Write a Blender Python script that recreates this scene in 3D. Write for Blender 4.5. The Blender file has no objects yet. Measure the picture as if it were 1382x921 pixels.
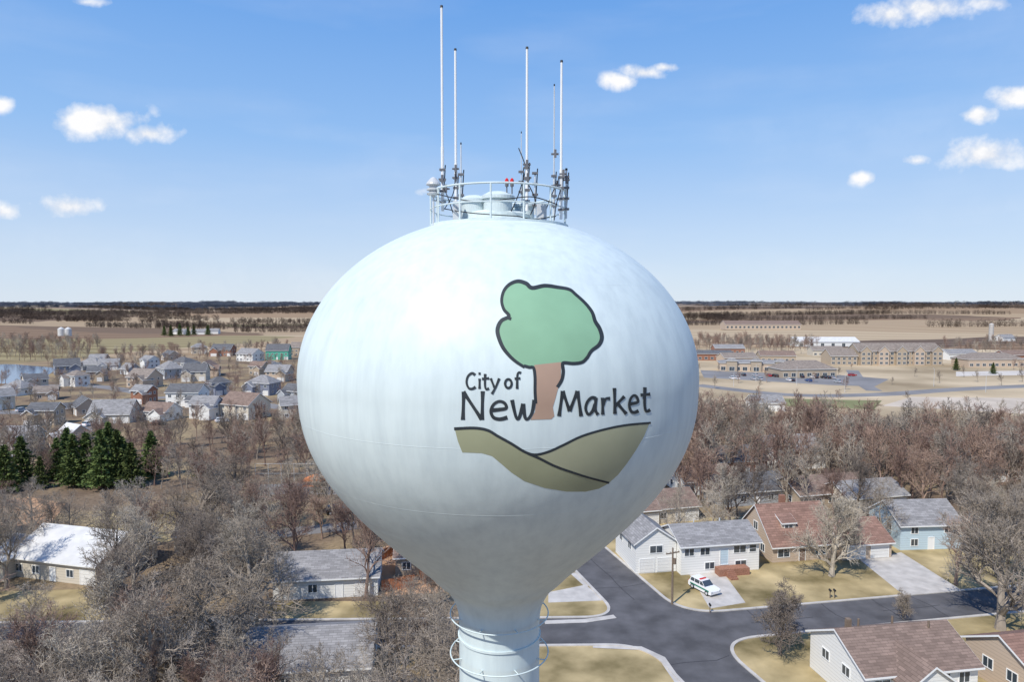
import bpy, math, random, time, bisect
from mathutils import Vector, Matrix, noise
from mathutils.geometry import delaunay_2d_cdt
T0=time.time()
random.seed(7)
scene=bpy.context.scene
col=scene.collection
# ------------------------------------------------------------------ camera
F=921.0; CX=691.0; CY=460.5; H=42.0
PITCH=math.atan(52.5/F)
cp,sp=math.cos(PITCH),math.sin(PITCH)
cd=bpy.data.cameras.new("camera"); cam=bpy.data.objects.new("camera",cd); col.objects.link(cam)
cam.location=(0,0,H); cam.rotation_euler=(math.pi/2-PITCH,0,0)
cd.lens=24; cd.sensor_width=36; cd.clip_start=0.5; cd.clip_end=80000
scene.camera=cam
scene.view_settings.view_transform='Standard'; scene.view_settings.look='None'; scene.view_settings.exposure=0
def ray(u,v):
    cy=CY-v
    return Vector((u-CX, F*cp+cy*sp, -F*sp+cy*cp))
def G(u,v):            # survey: spot on the flat ground for a bearing read off the photo
    d=ray(u,v); t=-H/d.z
    return Vector((d.x*t,d.y*t,0))
def P(u,v,y):          # point at distance y north
    d=ray(u,v); t=y/d.y
    return Vector((d.x*t,y,H+d.z*t))
# ------------------------------------------------------------------ materials
def newmat(name):
    m=bpy.data.materials.new(name); m.use_nodes=True
    return m,m.node_tree,m.node_tree.nodes['Principled BSDF']
def mat(name,c,rough=0.8,var=0.15,scale=4.0,spec=0.3,objrand=0.0,detail=4,c2=None,bump=0.0,coord='Object',stretch=None):
    m,nt,b=newmat(name); N=nt.nodes; L=nt.links
    tc=N.new('ShaderNodeTexCoord'); no=N.new('ShaderNodeTexNoise'); no.inputs['Scale'].default_value=scale; no.inputs['Detail'].default_value=detail
    src=tc.outputs[coord]
    if stretch:
        mp=N.new('ShaderNodeMapping'); mp.inputs['Scale'].default_value=stretch; L.new(src,mp.inputs['Vector']); src=mp.outputs[0]
    L.new(src,no.inputs['Vector'])
    r=N.new('ShaderNodeValToRGB'); r.color_ramp.elements[0].position=0.32; r.color_ramp.elements[1].position=0.68
    a=[max(0,x*(1-var)) for x in c]; bb=[min(1,x*(1+var)) for x in (c2 or c)]
    r.color_ramp.elements[0].color=(*a,1); r.color_ramp.elements[1].color=(*bb,1)
    L.new(no.outputs['Fac'],r.inputs[0]); out=r.outputs[0]
    if objrand:
        oi=N.new('ShaderNodeObjectInfo'); hs=N.new('ShaderNodeHueSaturation')
        mr=N.new('ShaderNodeMapRange'); mr.inputs['To Min'].default_value=1-objrand; mr.inputs['To Max'].default_value=1+objrand
        L.new(oi.outputs['Random'],mr.inputs['Value']); L.new(mr.outputs[0],hs.inputs['Value'])
        mr2=N.new('ShaderNodeMapRange'); mr2.inputs['To Min'].default_value=0.49; mr2.inputs['To Max'].default_value=0.508
        L.new(oi.outputs['Random'],mr2.inputs['Value']); L.new(mr2.outputs[0],hs.inputs['Hue'])
        L.new(out,hs.inputs['Color']); out=hs.outputs[0]
    L.new(out,b.inputs['Base Color'])
    b.inputs['Roughness'].default_value=rough; b.inputs['Specular IOR Level'].default_value=spec
    if bump:
        bp=N.new('ShaderNodeBump'); bp.inputs['Strength'].default_value=bump; bp.inputs['Distance'].default_value=0.05
        L.new(no.outputs['Fac'],bp.inputs['Height']); L.new(bp.outputs[0],b.inputs['Normal'])
    return m
def roofmat(name,c):
    m,nt,b=newmat(name); N=nt.nodes; L=nt.links
    tc=N.new('ShaderNodeTexCoord')
    br=N.new('ShaderNodeTexBrick'); br.inputs['Scale'].default_value=1; br.inputs['Brick Width'].default_value=0.9; br.inputs['Row Height'].default_value=0.3
    br.inputs['Mortar Size'].default_value=0.02
    br.inputs['Color1'].default_value=(*[x*0.8 for x in c],1); br.inputs['Color2'].default_value=(*[x*1.2 for x in c],1); br.inputs['Mortar'].default_value=(*[x*0.6 for x in c],1)
    L.new(tc.outputs['Object'],br.inputs['Vector'])
    no=N.new('ShaderNodeTexNoise'); no.inputs['Scale'].default_value=0.8; no.inputs['Detail'].default_value=6
    L.new(tc.outputs['Object'],no.inputs['Vector'])
    mx=N.new('ShaderNodeMix'); mx.data_type='RGBA'; mx.blend_type='MULTIPLY'; mx.inputs[0].default_value=0.5
    L.new(br.outputs['Color'],mx.inputs[6]); 
    rr=N.new('ShaderNodeValToRGB'); rr.color_ramp.elements[0].position=.3; rr.color_ramp.elements[0].color=(.6,.6,.6,1); rr.color_ramp.elements[1].position=.7
    L.new(no.outputs['Fac'],rr.inputs[0]); L.new(rr.outputs[0],mx.inputs[7]); L.new(mx.outputs[2],b.inputs['Base Color'])
    b.inputs['Roughness'].default_value=0.9; b.inputs['Specular IOR Level'].default_value=0.2
    return m
def sidingmat(name,c):
    m,nt,b=newmat(name); N=nt.nodes; L=nt.links
    tc=N.new('ShaderNodeTexCoord'); w=N.new('ShaderNodeTexWave'); w.bands_direction='Z'; w.wave_profile='SAW'; w.inputs['Scale'].default_value=0.8
    L.new(tc.outputs['Object'],w.inputs['Vector'])
    r=N.new('ShaderNodeValToRGB'); r.color_ramp.elements[0].position=0.0; r.color_ramp.elements[0].color=(*[x*0.72 for x in c],1)
    r.color_ramp.elements[1].position=0.25; r.color_ramp.elements[1].color=(*c,1)
    L.new(w.outputs['Fac'],r.inputs[0]); L.new(r.outputs[0],b.inputs['Base Color']); b.inputs['Roughness'].default_value=0.6
    return m
M={}
M['white']=sidingmat('white_siding',(.78,.77,.73)); M['cream']=sidingmat('cream_siding',(.6,.54,.44)); M['tan']=sidingmat('tan_siding',(.42,.34,.25))
M['gray']=sidingmat('gray_siding',(.38,.4,.42)); M['bluew']=sidingmat('pale_blue_siding',(.5,.62,.68)); M['green']=sidingmat('green_sheathing',(.1,.42,.3))
M['brick']=mat('brick_wall',(.3,.15,.1),0.9,.25,6); M['slate']=sidingmat('slate_siding',(.2,.22,.28)); M['sand']=sidingmat('sand_siding',(.52,.41,.31))
M['r_gray']=roofmat('gray_shingles',(.30,.29,.285)); M['r_brown']=roofmat('brown_shingles',(.25,.18,.145)); M['r_red']=roofmat('russet_shingles',(.29,.175,.135))
M['r_dark']=roofmat('dark_shingles',(.15,.15,.155)); M['r_light']=mat('pale_metal_roof',(.62,.61,.58),.5,.1,.5); M['r_tan']=roofmat('tan_shingles',(.28,.235,.2))
M['trim']=mat('white_trim',(.8,.8,.78),.5,.03); M['gdoor']=mat('garage_door_paint',(.74,.73,.7),.5,.04)
m,nt,b=newmat('window_glass'); b.inputs['Base Color'].default_value=(.05,.065,.08,1); b.inputs['Roughness'].default_value=.08; b.inputs['Specular IOR Level'].default_value=.8; M['glass']=m
M['asphalt']=mat('asphalt',(.105,.102,.105),.9,.28,.3,.2,detail=10); M['conc']=mat('concrete',(.48,.45,.41),.9,.16,.6,detail=8)
M['lot']=mat('worn_asphalt',(.22,.21,.205),.9,.18,.05,detail=8)
M['lawn']=mat('dry_lawn',(.19,.15,.065),1,.3,.14,.1,detail=14,c2=(.42,.33,.18),bump=.3)
M['field']=mat('dry_grass_field',(.34,.26,.16),1,.2,.016,.1,detail=14,c2=(.5,.40,.27))
M['dirt']=mat('clay',(.46,.28,.165),1,.1,.1,.1,detail=8)
M['bark']=mat('bark_twigs',(.25,.208,.168),.95,.2,.6,.1,objrand=.3); M['barkred']=mat('bark_twigs_reddish',(.27,.185,.145),.95,.2,.6,.1,objrand=.3)
M['bark2']=mat('bark_twigs_pale',(.35,.30,.245),.95,.2,.6,.1,objrand=.25)
M['woods']=mat('far_woods',(.12,.09,.07),1,.35,.05,.1,objrand=.3); M['woodsfar']=mat('hazy_woods',(.10,.115,.145),1,.2,.02,.1,objrand=.2)  # hazy_woods: distance haze put into the colour as a bluish tint
M['pine']=mat('pine_needles',(.05,.085,.025),.9,.4,.8,.2,objrand=.3,c2=(.11,.14,.045)); M['trunk']=mat('trunk_bark',(.12,.09,.07),.95,.2,3)
M['water']=mat('pond_water',(.05,.10,.18),.12,.05,.05,.7)
M['metal']=mat('galvanised_steel',(.55,.57,.58),.4,.1,3,.5); M['black']=mat('black_cable',(.02,.02,.022),.5,.1); M['rubber']=mat('tyre',(.02,.02,.02),.8,.1)
M['seal']=mat('tar_seal',(.05,.048,.05),.7,.1)
M['pole']=mat('weathered_wood',(.2,.15,.11),.9,.2,3); M['fence']=mat('cedar_fence',(.38,.16,.08),.9,.2,2); M['bracket']=mat('dull_steel',(.13,.13,.14),.5,.2,5,.5)
m,nt,b=newmat('red_beacon_lens'); b.inputs['Base Color'].default_value=(.6,.02,.01,1); b.inputs['Roughness'].default_value=.2; M['red']=m
M['orange']=mat('orange_plastic',(.6,.2,.06),.6,.1)
# tank paint: faded enamel, faint run-off streaks and chalky patches
m,nt,b=newmat('tank_paint'); N=nt.nodes; L=nt.links
tc=N.new('ShaderNodeTexCoord'); mp=N.new('ShaderNodeMapping'); mp.inputs['Scale'].default_value=(3.2,3.2,.35); L.new(tc.outputs['Object'],mp.inputs[0])
no=N.new('ShaderNodeTexNoise'); no.inputs['Scale'].default_value=1.0; no.inputs['Detail'].default_value=8; no.inputs['Roughness'].default_value=.6; L.new(mp.outputs[0],no.inputs[0])
r=N.new('ShaderNodeValToRGB'); r.color_ramp.elements[0].position=.28; r.color_ramp.elements[0].color=(.55,.63,.635,1); r.color_ramp.elements[1].position=.6; r.color_ramp.elements[1].color=(.635,.72,.715,1)
L.new(no.outputs['Fac'],r.inputs[0])
nb=N.new('ShaderNodeTexNoise'); nb.inputs['Scale'].default_value=.35; nb.inputs['Detail'].default_value=5; L.new(tc.outputs['Object'],nb.inputs[0])
r2=N.new('ShaderNodeValToRGB'); r2.color_ramp.elements[0].position=.35; r2.color_ramp.elements[0].color=(.92,.93,.945,1); r2.color_ramp.elements[1].position=.6; r2.color_ramp.elements[1].color=(1,1,1,1); L.new(nb.outputs['Fac'],r2.inputs[0])
mm=N.new('ShaderNodeMix'); mm.data_type='RGBA'; mm.blend_type='MULTIPLY'; mm.inputs[0].default_value=1; L.new(r.outputs[0],mm.inputs[6]); L.new(r2.outputs[0],mm.inputs[7])
L.new(mm.outputs[2],b.inputs['Base Color']); b.inputs['Roughness'].default_value=.5; b.inputs['Specular IOR Level'].default_value=.35
n2=N.new('ShaderNodeTexNoise'); n2.inputs['Scale'].default_value=.9; L.new(tc.outputs['Object'],n2.inputs[0]); bp=N.new('ShaderNodeBump'); bp.inputs['Strength'].default_value=.35; bp.inputs['Distance'].default_value=.05
L.new(n2.outputs['Fac'],bp.inputs['Height']); L.new(bp.outputs[0],b.inputs['Normal']); M['tank']=m
M['ink']=mat('dark_paint',(.03,.038,.044),.55,.15,2); M['leaf']=mat('green_paint',(.23,.41,.265),.55,.06,1); M['trunkp']=mat('brown_paint',(.40,.275,.205),.55,.05,1)
M['hill']=mat('olive_paint',(.31,.32,.205),.55,.06,1); M['hill2']=mat('light_olive_paint',(.36,.365,.245),.55,.06,1)
# ------------------------------------------------------------------ mesh helpers
def mkobj(name,vs,fs,mats,mi=None,parent=None,smooth=False,loc=None,rotz=0):
    me=bpy.data.meshes.new(name); me.from_pydata([tuple(v) for v in vs],[],fs)
    for mm in (mats if isinstance(mats,(list,tuple)) else [mats]): me.materials.append(mm)
    if mi: me.polygons.foreach_set('material_index',mi)
    if smooth: me.polygons.foreach_set('use_smooth',[True]*len(fs))
    me.update(); o=bpy.data.objects.new(name,me); col.objects.link(o)
    if parent: o.parent=parent
    if loc is not None: o.location=loc
    o.rotation_euler=(0,0,rotz)
    return o
def empty(name,loc=(0,0,0),rotz=0,parent=None):
    o=bpy.data.objects.new(name,None); o.empty_display_size=.5; o.location=loc; o.rotation_euler=(0,0,rotz); col.objects.link(o)
    if parent: o.parent=parent
    return o
class MB:
    def __init__(s): s.v=[]; s.f=[]; s.m=[]
    def poly(s,pts,m=0):
        n=len(s.v); s.v+= [tuple(p) for p in pts]; s.f.append(tuple(range(n,n+len(pts)))); s.m.append(m)
    def box(s,x0,x1,y0,y1,z0,z1,m=0):
        n=len(s.v); s.v+=[(x0,y0,z0),(x1,y0,z0),(x1,y1,z0),(x0,y1,z0),(x0,y0,z1),(x1,y0,z1),(x1,y1,z1),(x0,y1,z1)]
        for f in ((0,3,2,1),(4,5,6,7),(0,1,5,4),(1,2,6,5),(2,3,7,6),(3,0,4,7)): s.f.append(tuple(n+i for i in f)); s.m.append(m)
    def prism(s,prof,axis,a,b,m=0):
        n=len(s.v); k=len(prof)
        for t in (a,b):
            for p in prof:
                s.v.append((t,p[0],p[1]) if axis=='x' else (p[0],t,p[1]))
        s.f.append(tuple(range(n,n+k))[::-1]); s.f.append(tuple(range(n+k,n+2*k))); s.m+=[m,m]
        for i in range(k):
            j=(i+1)%k; s.f.append((n+i,n+j,n+k+j,n+k+i)); s.m.append(m)
    def tube(s,p0,p1,r0,r1,k=6,m=0,cap=True):
        p0=Vector(p0); p1=Vector(p1); d=(p1-p0)
        if d.length<1e-6: return
        d.normalize(); a=d.orthogonal().normalized(); b_=d.cross(a); n=len(s.v)
        for (p,r) in ((p0,r0),(p1,r1)):
            for i in range(k):
                t=2*math.pi*i/k; q=p+(a*math.cos(t)+b_*math.sin(t))*r; s.v.append((q.x,q.y,q.z))
        for i in range(k):
            j=(i+1)%k; s.f.append((n+i,n+j,n+k+j,n+k+i)); s.m.append(m)
        if cap:
            s.f.append(tuple(range(n+k-1,n-1,-1))); s.f.append(tuple(range(n+k,n+2*k))); s.m+=[m,m]
    def obj(s,name,mats,**k): return mkobj(name,s.v,s.f,mats,s.m,**k)
def revolve(prof,seg,name,mt,parent=None,loc=None,smooth=True):
    vs=[];fs=[]
    for (r,z) in prof:
        for i in range(seg):
            t=2*math.pi*i/seg; vs.append((r*math.cos(t),r*math.sin(t),z))
    for j in range(len(prof)-1):
        for i in range(seg):
            k=(i+1)%seg; fs.append((j*seg+i,j*seg+k,(j+1)*seg+k,(j+1)*seg+i))
    return mkobj(name,vs,fs,mt,parent=parent,loc=loc,smooth=smooth)
def torus(R,r,z,name,mt,parent,seg=96,k=8):
    prof=[(R+r*math.cos(2*math.pi*i/k),z+r*math.sin(2*math.pi*i/k)) for i in range(k+1)]
    return revolve(prof,seg,name,mt,parent)
def cat(pts,n=6,closed=False):
    pts=[Vector(p) for p in pts]; out=[]; K=len(pts)
    rng=range(K if closed else K-1)
    for i in rng:
        if closed: p=[pts[(i+j-1)%K] for j in range(4)]
        else: p=[pts[max(0,i-1)],pts[i],pts[i+1],pts[min(K-1,i+2)]]
        for s in range(n):
            t=s/n
            out.append(.5*((2*p[1])+(p[2]-p[0])*t+(2*p[0]-5*p[1]+4*p[2]-p[3])*t*t+(3*p[1]-p[0]-3*p[2]+p[3])*t**3))
    if not closed: out.append(pts[-1])
    return out
# ------------------------------------------------------------------ sun and sky
az=math.radians(37); el=math.radians(50)
sunv=Vector((-math.sin(az)*math.cos(el),-math.cos(az)*math.cos(el),math.sin(el)))
ld=bpy.data.lights.new('sun','SUN'); ld.energy=4.6; ld.angle=math.radians(.5); ld.color=(1,.955,.88)
lo=bpy.data.objects.new('sun',ld); col.objects.link(lo); lo.rotation_euler=sunv.to_track_quat('Z','Y').to_euler(); lo.location=(0,0,200)
w=bpy.data.worlds.new('World'); scene.world=w; w.use_nodes=True; nt=w.node_tree; N=nt.nodes; L=nt.links
bg=N['Background']; sky=N.new('ShaderNodeTexSky'); sky.sky_type='NISHITA'; sky.sun_disc=False; sky.sun_elevation=el; sky.sun_rotation=math.atan2(sunv.x,sunv.y)
sky.air_density=1.0; sky.dust_density=.3; sky.ozone_density=2.0; sky.altitude=300
bg.inputs['Strength'].default_value=.12
tc=N.new('ShaderNodeTexCoord')
nz=N.new('ShaderNodeTexNoise'); nz.inputs['Scale'].default_value=20; nz.inputs['Detail'].default_value=7; nz.inputs['Roughness'].default_value=.56; L.new(tc.outputs['Generated'],nz.inputs['Vector'])
def mth(op,a,b=None,c=None,clamp=False):
    n=N.new('ShaderNodeMath'); n.operation=op; n.use_clamp=clamp
    for i,x in enumerate((a,b,c)):
        if x is None: continue
        if isinstance(x,(int,float)): n.inputs[i].default_value=x
        else: L.new(x,n.inputs[i])
    return n.outputs[0]
sz=N.new('ShaderNodeSeparateXYZ'); L.new(tc.outputs['Generated'],sz.inputs[0])
yy=mth('MAXIMUM',sz.outputs['Y'],.05)
cx_=N.new('ShaderNodeCombineXYZ'); L.new(mth('DIVIDE',sz.outputs['X'],yy),cx_.inputs[0]); L.new(mth('DIVIDE',sz.outputs['Z'],yy),cx_.inputs[1])
clouds=[(132,165,90,34,-.05),(200,180,56,20,0),(0,140,28,16,.1),(92,279,56,20,-.05),(4,286,40,17,.05),(838,110,36,16,.05),(868,98,40,14,0),(898,91,34,11,.15),(1200,20,60,26,0),(1250,10,80,28,-.05),(1330,2,80,18,.2),(1320,155,34,16,-.05),
 (1368,131,44,20,-.05),(1330,209,76,27,-.1),(1236,217,36,12,.2),(1163,241,28,13,.1),(118,3,90,18,.45),(565,258,52,15,.5)]
dmin=None
for (u,v,hw,hh,bias) in clouds:
    d=ray(u,v); X=d.x/d.y; Z=d.z/d.y
    a=N.new('ShaderNodeVectorMath'); a.operation='MULTIPLY_ADD'; L.new(cx_.outputs[0],a.inputs[0]); a.inputs[1].default_value=(F/hw,F/hh,0); a.inputs[2].default_value=(-X*F/hw,-Z*F/hh,0)
    l=N.new('ShaderNodeVectorMath'); l.operation='LENGTH'; L.new(a.outputs[0],l.inputs[0]); o_=l.outputs['Value']
    if bias: o_=mth('ADD',o_,bias)
    dmin=o_ if dmin is None else mth('MINIMUM',dmin,o_)
fn=mth('MULTIPLY',mth('SUBTRACT',nz.outputs['Fac'],.5),3.2)
msk=mth('MULTIPLY',mth('ADD',mth('SUBTRACT',.95,mth('MULTIPLY',dmin,1.15)),fn),1.25,clamp=True)
lim=mth('SUBTRACT',2.2,mth('MULTIPLY',dmin,1.6),clamp=True)
tot=mth('MULTIPLY',mth('MULTIPLY',msk,lim),mth('GREATER_THAN',sz.outputs['Y'],.06))
gr=N.new('ShaderNodeValToRGB'); L.new(sz.outputs['Z'],gr.inputs[0]); e=gr.color_ramp.elements
def s2l(c): return tuple((x/255)**2.2 for x in c)
e[0].position=0; e[0].color=(*s2l((214,229,246)),1); e[1].position=1; e[1].color=(*s2l((52,110,200)),1)
for p_,c_ in ((.10,(190,215,247)),(.22,(150,194,247)),(.42,(103,163,238))):
    q=e.new(p_); q.color=(*s2l(c_),1)
sc1=N.new('ShaderNodeVectorMath'); sc1.operation='SCALE'; L.new(gr.outputs[0],sc1.inputs[0]); sc1.inputs['Scale'].default_value=1/.12
sm=N.new('ShaderNodeMix'); sm.data_type='RGBA'; sm.inputs[0].default_value=.87; L.new(sky.outputs[0],sm.inputs[6]); L.new(sc1.outputs[0],sm.inputs[7])
wisp=N.new('ShaderNodeTexNoise'); wisp.inputs['Scale'].default_value=3; wisp.inputs['Detail'].default_value=4; wm=N.new('ShaderNodeMapping'); wm.inputs['Scale'].default_value=(1,1,5); L.new(tc.outputs['Generated'],wm.inputs[0]); L.new(wm.outputs[0],wisp.inputs[0])
wf=mth('MULTIPLY',mth('SUBTRACT',wisp.outputs['Fac'],.45),.4,clamp=True)
tot=mth('MAXIMUM',tot,wf)
mx=N.new('ShaderNodeMix'); mx.data_type='RGBA'; L.new(tot,mx.inputs[0]); L.new(sm.outputs[2],mx.inputs[6])
cshade=N.new('ShaderNodeValToRGB'); L.new(nz.outputs['Fac'],cshade.inputs[0]); cshade.color_ramp.elements[0].position=.42; cshade.color_ramp.elements[0].color=(6.6,6.9,7.5,1); cshade.color_ramp.elements[1].position=.56; cshade.color_ramp.elements[1].color=(8.3,8.3,8.4,1)
L.new(cshade.outputs[0],mx.inputs[7]); L.new(mx.outputs[2],bg.inputs['Color'])
# ------------------------------------------------------------------ terrain
def ss(a,b,x):
    t=max(0,min(1,(x-a)/(b-a))); return t*t*(3-2*t)
def terr(x,y):
    d=math.hypot(x,y)
    if d<720: return 0.0
    s=ss(720,1500,d)
    z=s*(14*noise.noise((x/800,y/520,1.3))+22*noise.noise((x/3000,y/1800,4.7)))+14*ss(850,2400,d)+6*ss(2500,7000,d)
    return min(z,35+5*noise.noise((x/1500,y/2500,9)))
vs=[];fs=[]; A=540
radii=[6*(25000/6)**(i/170) for i in range(171)]
vs.append((0,0,0))
for rr_ in radii:
    for i in range(A):
        t=2*math.pi*i/A; x=rr_*math.cos(t); y=rr_*math.sin(t); vs.append((x,y,terr(x,y)))
for i in range(A): fs.append((0,1+i,1+(i+1)%A))
for j in range(170):
    for i in range(A):
        k=(i+1)%A; a=1+j*A; fs.append((a+i,a+A+i,a+A+k,a+k))
m,nt2,b=newmat('ground_cover'); N=nt2.nodes; L=nt2.links
ge=N.new('ShaderNodeNewGeometry')
def nn(scale,detail=8,vec=None):
    n=N.new('ShaderNodeTexNoise'); n.inputs['Scale'].default_value=scale; n.inputs['Detail'].default_value=detail; L.new(vec or ge.outputs['Position'],n.inputs['Vector']); return n
def ramp(src,els,interp='LINEAR'):
    r=N.new('ShaderNodeValToRGB'); r.color_ramp.interpolation=interp
    e=r.color_ramp.elements; e[0].position,e[0].color=els[0][0],(*els[0][1],1); e[1].position,e[1].color=els[-1][0],(*els[-1][1],1)
    for p,c in els[1:-1]:
        q=e.new(p); q.color=(*c,1)
    L.new(src,r.inputs[0]); return r.outputs[0]
def mixc(f,a,b_,bt='MIX'):
    n=N.new('ShaderNodeMix'); n.data_type='RGBA'; n.blend_type=bt
    for i,x in ((0,f),(6,a),(7,b_)):
        if isinstance(x,(int,float)): n.inputs[i].default_value=x
        elif isinstance(x,tuple): n.inputs[i].default_value=(*x,1)
        else: L.new(x,n.inputs[i])
    return n.outputs[2]
near=ramp(nn(.05,8).outputs['Fac'],[(.3,(.15,.108,.08)),(.47,(.24,.178,.122)),(.58,(.33,.25,.15)),(.72,(.37,.29,.17))])
nearf=ramp(nn(1.3,5).outputs['Fac'],[(.3,(.6,.6,.6)),(.7,(1.1,1.1,1.1))])
near=mixc(.8,near,nearf,'MULTIPLY')
mp=N.new('ShaderNodeMapping'); mp.inputs['Scale'].default_value=(1/620,1/330,0); L.new(ge.outputs['Position'],mp.inputs[0])
dn=nn(.0022,3); va=N.new('ShaderNodeVectorMath'); va.operation='MULTIPLY_ADD'; L.new(dn.outputs['Color'],va.inputs[0]); va.inputs[1].default_value=(.9,.9,0); L.new(mp.outputs[0],va.inputs[2])
vo=N.new('ShaderNodeTexVoronoi'); vo.inputs['Scale'].default_value=1; L.new(va.outputs[0],vo.inputs['Vector'])
sx=N.new('ShaderNodeSeparateColor'); L.new(vo.outputs['Color'],sx.inputs[0])
fld=ramp(sx.outputs[0],[(0,(.24,.165,.11)),(.2,(.40,.30,.195)),(.38,(.19,.135,.095)),(.52,(.33,.235,.15)),(.68,(.46,.36,.24)),(.84,(.30,.25,.14)),(.93,(.15,.11,.085))],'CONSTANT')
wv=N.new('ShaderNodeTexWave'); wv.inputs['Scale'].default_value=.008; wv.inputs['Distortion'].default_value=12; wv.inputs['Detail'].default_value=1; wv.inputs['Detail Scale'].default_value=.3; wv.bands_direction='Y'; L.new(ge.outputs['Position'],wv.inputs[0])
fld=mixc(.65,fld,ramp(wv.outputs['Fac'],[(.3,(.66,.62,.58)),(.6,(1.1,1.1,1.1))]),'MULTIPLY')
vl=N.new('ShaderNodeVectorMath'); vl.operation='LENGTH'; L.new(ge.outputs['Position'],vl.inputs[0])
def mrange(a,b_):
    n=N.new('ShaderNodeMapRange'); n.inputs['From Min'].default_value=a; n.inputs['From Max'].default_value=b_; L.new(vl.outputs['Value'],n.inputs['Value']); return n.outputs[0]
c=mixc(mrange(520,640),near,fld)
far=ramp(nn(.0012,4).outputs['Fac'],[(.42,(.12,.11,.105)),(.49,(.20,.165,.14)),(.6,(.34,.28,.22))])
c=mixc(mrange(2600,5000),c,far); c=mixc(mrange(5000,14000),c,(.13,.17,.235))  # last mix paints bluish aerial haze into the ground colour by distance
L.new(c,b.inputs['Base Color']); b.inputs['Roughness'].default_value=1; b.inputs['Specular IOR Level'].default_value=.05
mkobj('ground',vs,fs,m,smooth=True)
# ------------------------------------------------------------------ flat sheets, roads
def sheet(name,pts,z,mt):
    return mkobj(name,[(p[0],p[1],z) for p in pts],[tuple(range(len(pts)))],mt)
def sheetpx(name,px,z,mt): return sheet(name,[G(*p) for p in px],z,mt)
def ribbon(name,path,wd,z0,z1,mt):
    L_=[];R2=[]
    path=[Vector((p[0],p[1],0)) for p in path]
    for i,p in enumerate(path):
        d=(path[min(i+1,len(path)-1)]-path[max(i-1,0)]).normalized(); n=Vector((-d.y,d.x,0)); L_.append(p+n*wd/2); R2.append(p-n*wd/2)
    vs=[];fs=[]
    for a,b_ in zip(L_,R2): vs+=[(a.x,a.y,z1),(b_.x,b_.y,z1),(a.x,a.y,z0),(b_.x,b_.y,z0)]
    for i in range(len(path)-1):
        a=4*i; c_=a+4
        fs+=[(a+1,c_+1,c_,a)]
        if z1-z0>.03: fs+=[(a,c_,c_+2,a+2),(a+3,c_+3,c_+1,a+1)]
    if z1-z0>.03: fs+=[(0,2,3,1),(4*len(path)-4,4*len(path)-3,4*len(path)-1,4*len(path)-2)]
    return mkobj(name,vs,fs,mt)
O=G(900,851)
aU=(G(788,747)-G(972,921)).normalized(); aD=-aU
bR=(G(1300,815)-G(1000,842)).normalized(); bL=Vector((-1,-.02,0)).normalized()
def corner(p,q,wp,wq,lp,lq,r):
    def perp(a,b_):
        n=Vector((-a.y,a.x,0)); return n if n.dot(b_)>0 else -n
    P0=O+perp(p,q)*wp; Q0=O+perp(q,p)*wq
    det=p.x*(-q.y)+q.x*p.y; dx=Q0-P0; t=(dx.x*(-q.y)+q.x*dx.y)/det
    C=P0+p*t; s=(C-Q0).dot(q)
    out=[C+p*(lp-t),C+p*(lp*.5),C+p*r]
    a=C+p*r; e=C+q*r
    for i in range(1,12):
        k=i/12; out.append(a*(1-k)**2+C*2*k*(1-k)+e*k*k)
    out+=[e,C+q*(lq*.5),C+q*(lq-s)]
    return out
WA,WB=4.3,3.7
ne=corner(bR,aU,WB,WA,150,75,6); nw=corner(aU,bL,WA,WB,75,110,5); sw=corner(bL,aD,WB,WA,110,60,5); se=corner(aD,bR,WA,WB,60,150,6)
sheet('road',ne+nw+sw+se,.014,M['asphalt'])
for pth in (ne,nw,sw,se): ribbon('kerb',pth,.42,0,.13,M['conc'])
sheetpx('lawn',[(700,1100),(1700,1100),(1700,690),(860,700),(735,735),(650,840)],.004,M['lawn'])
for k in range(34):
    base=random.choice([(aU,WA),(aD,WA),(bR,WB),(bR,WB)]); t=random.uniform(6,60); n=Vector((-base[0].y,base[0].x,0)); c0=O+base[0]*t
    if random.random()<.6: pts=[c0+n*base[1]*s*.93+base[0]*random.uniform(-.4,.4) for s in (-1,-.5,0,.5,1)]
    else: pts=[c0+base[0]*s+n*random.uniform(-.2,.2) for s in (0,3,6,9)]
    ribbon('road_crack_seal',pts,.12,.018,.018+.0004*k,M['seal'])
sheetpx('driveway',[(928,772),(972,768),(1006,814),(958,822)],.009,M['conc'])
sheetpx('driveway',[(1160,756),(1216,746),(1302,800),(1222,806)],.009,M['conc'])
sheetpx('driveway',[(740,800),(790,790),(812,806),(818,811),(740,814)],.009,M['conc'])
sheetpx('driveway',[(770,775),(780,772),(800,790),(790,793)],.011,M['conc'])
sheetpx('driveway',[(1150,960),(1190,985),(1240,1100),(1120,1100)],.009,M['conc'])
ribbon('sidewalk',[G(735,841),G(790,839),G(830,833)],1.0,.03,.05,M['conc'])
ribbon('sidewalk',[G(800,873),G(865,876),G(893,889),G(915,921),G(930,950)],.9,.03,.05,M['conc'])
ribbon('side_road',[G(-60,905),G(60,868),G(200,872),G(330,856),G(400,852)],6,.002,.012,M['lot'])
ribbon('side_road',cat([G(-60,556),G(60,556),G(130,546),G(260,536),G(420,556)],6),8,.002,.012,M['lot'])
ribbon('side_road',cat([G(0,522),G(120,521),G(200,532)],6),8,.002,.016,M['lot'])
ribbon('side_road',cat([G(210,566),G(110,580),G(120,640)],6),7,.002,.008,M['lot'])
ribbon('side_road',[G(330,725),G(520,705)],5,.002,.008,M['lot'])
sheetpx('clay_ball_field',[(-80,722),(-60,683),(40,671),(90,680),(60,718)],.006,M['dirt'])
sheetpx('yard_lawn',[(110,735),(130,690),(300,690),(280,730)],.005,M['lawn'])
sheetpx('yard_lawn',[(380,850),(350,812),(520,812),(540,846)],.005,M['lawn'])
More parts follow.
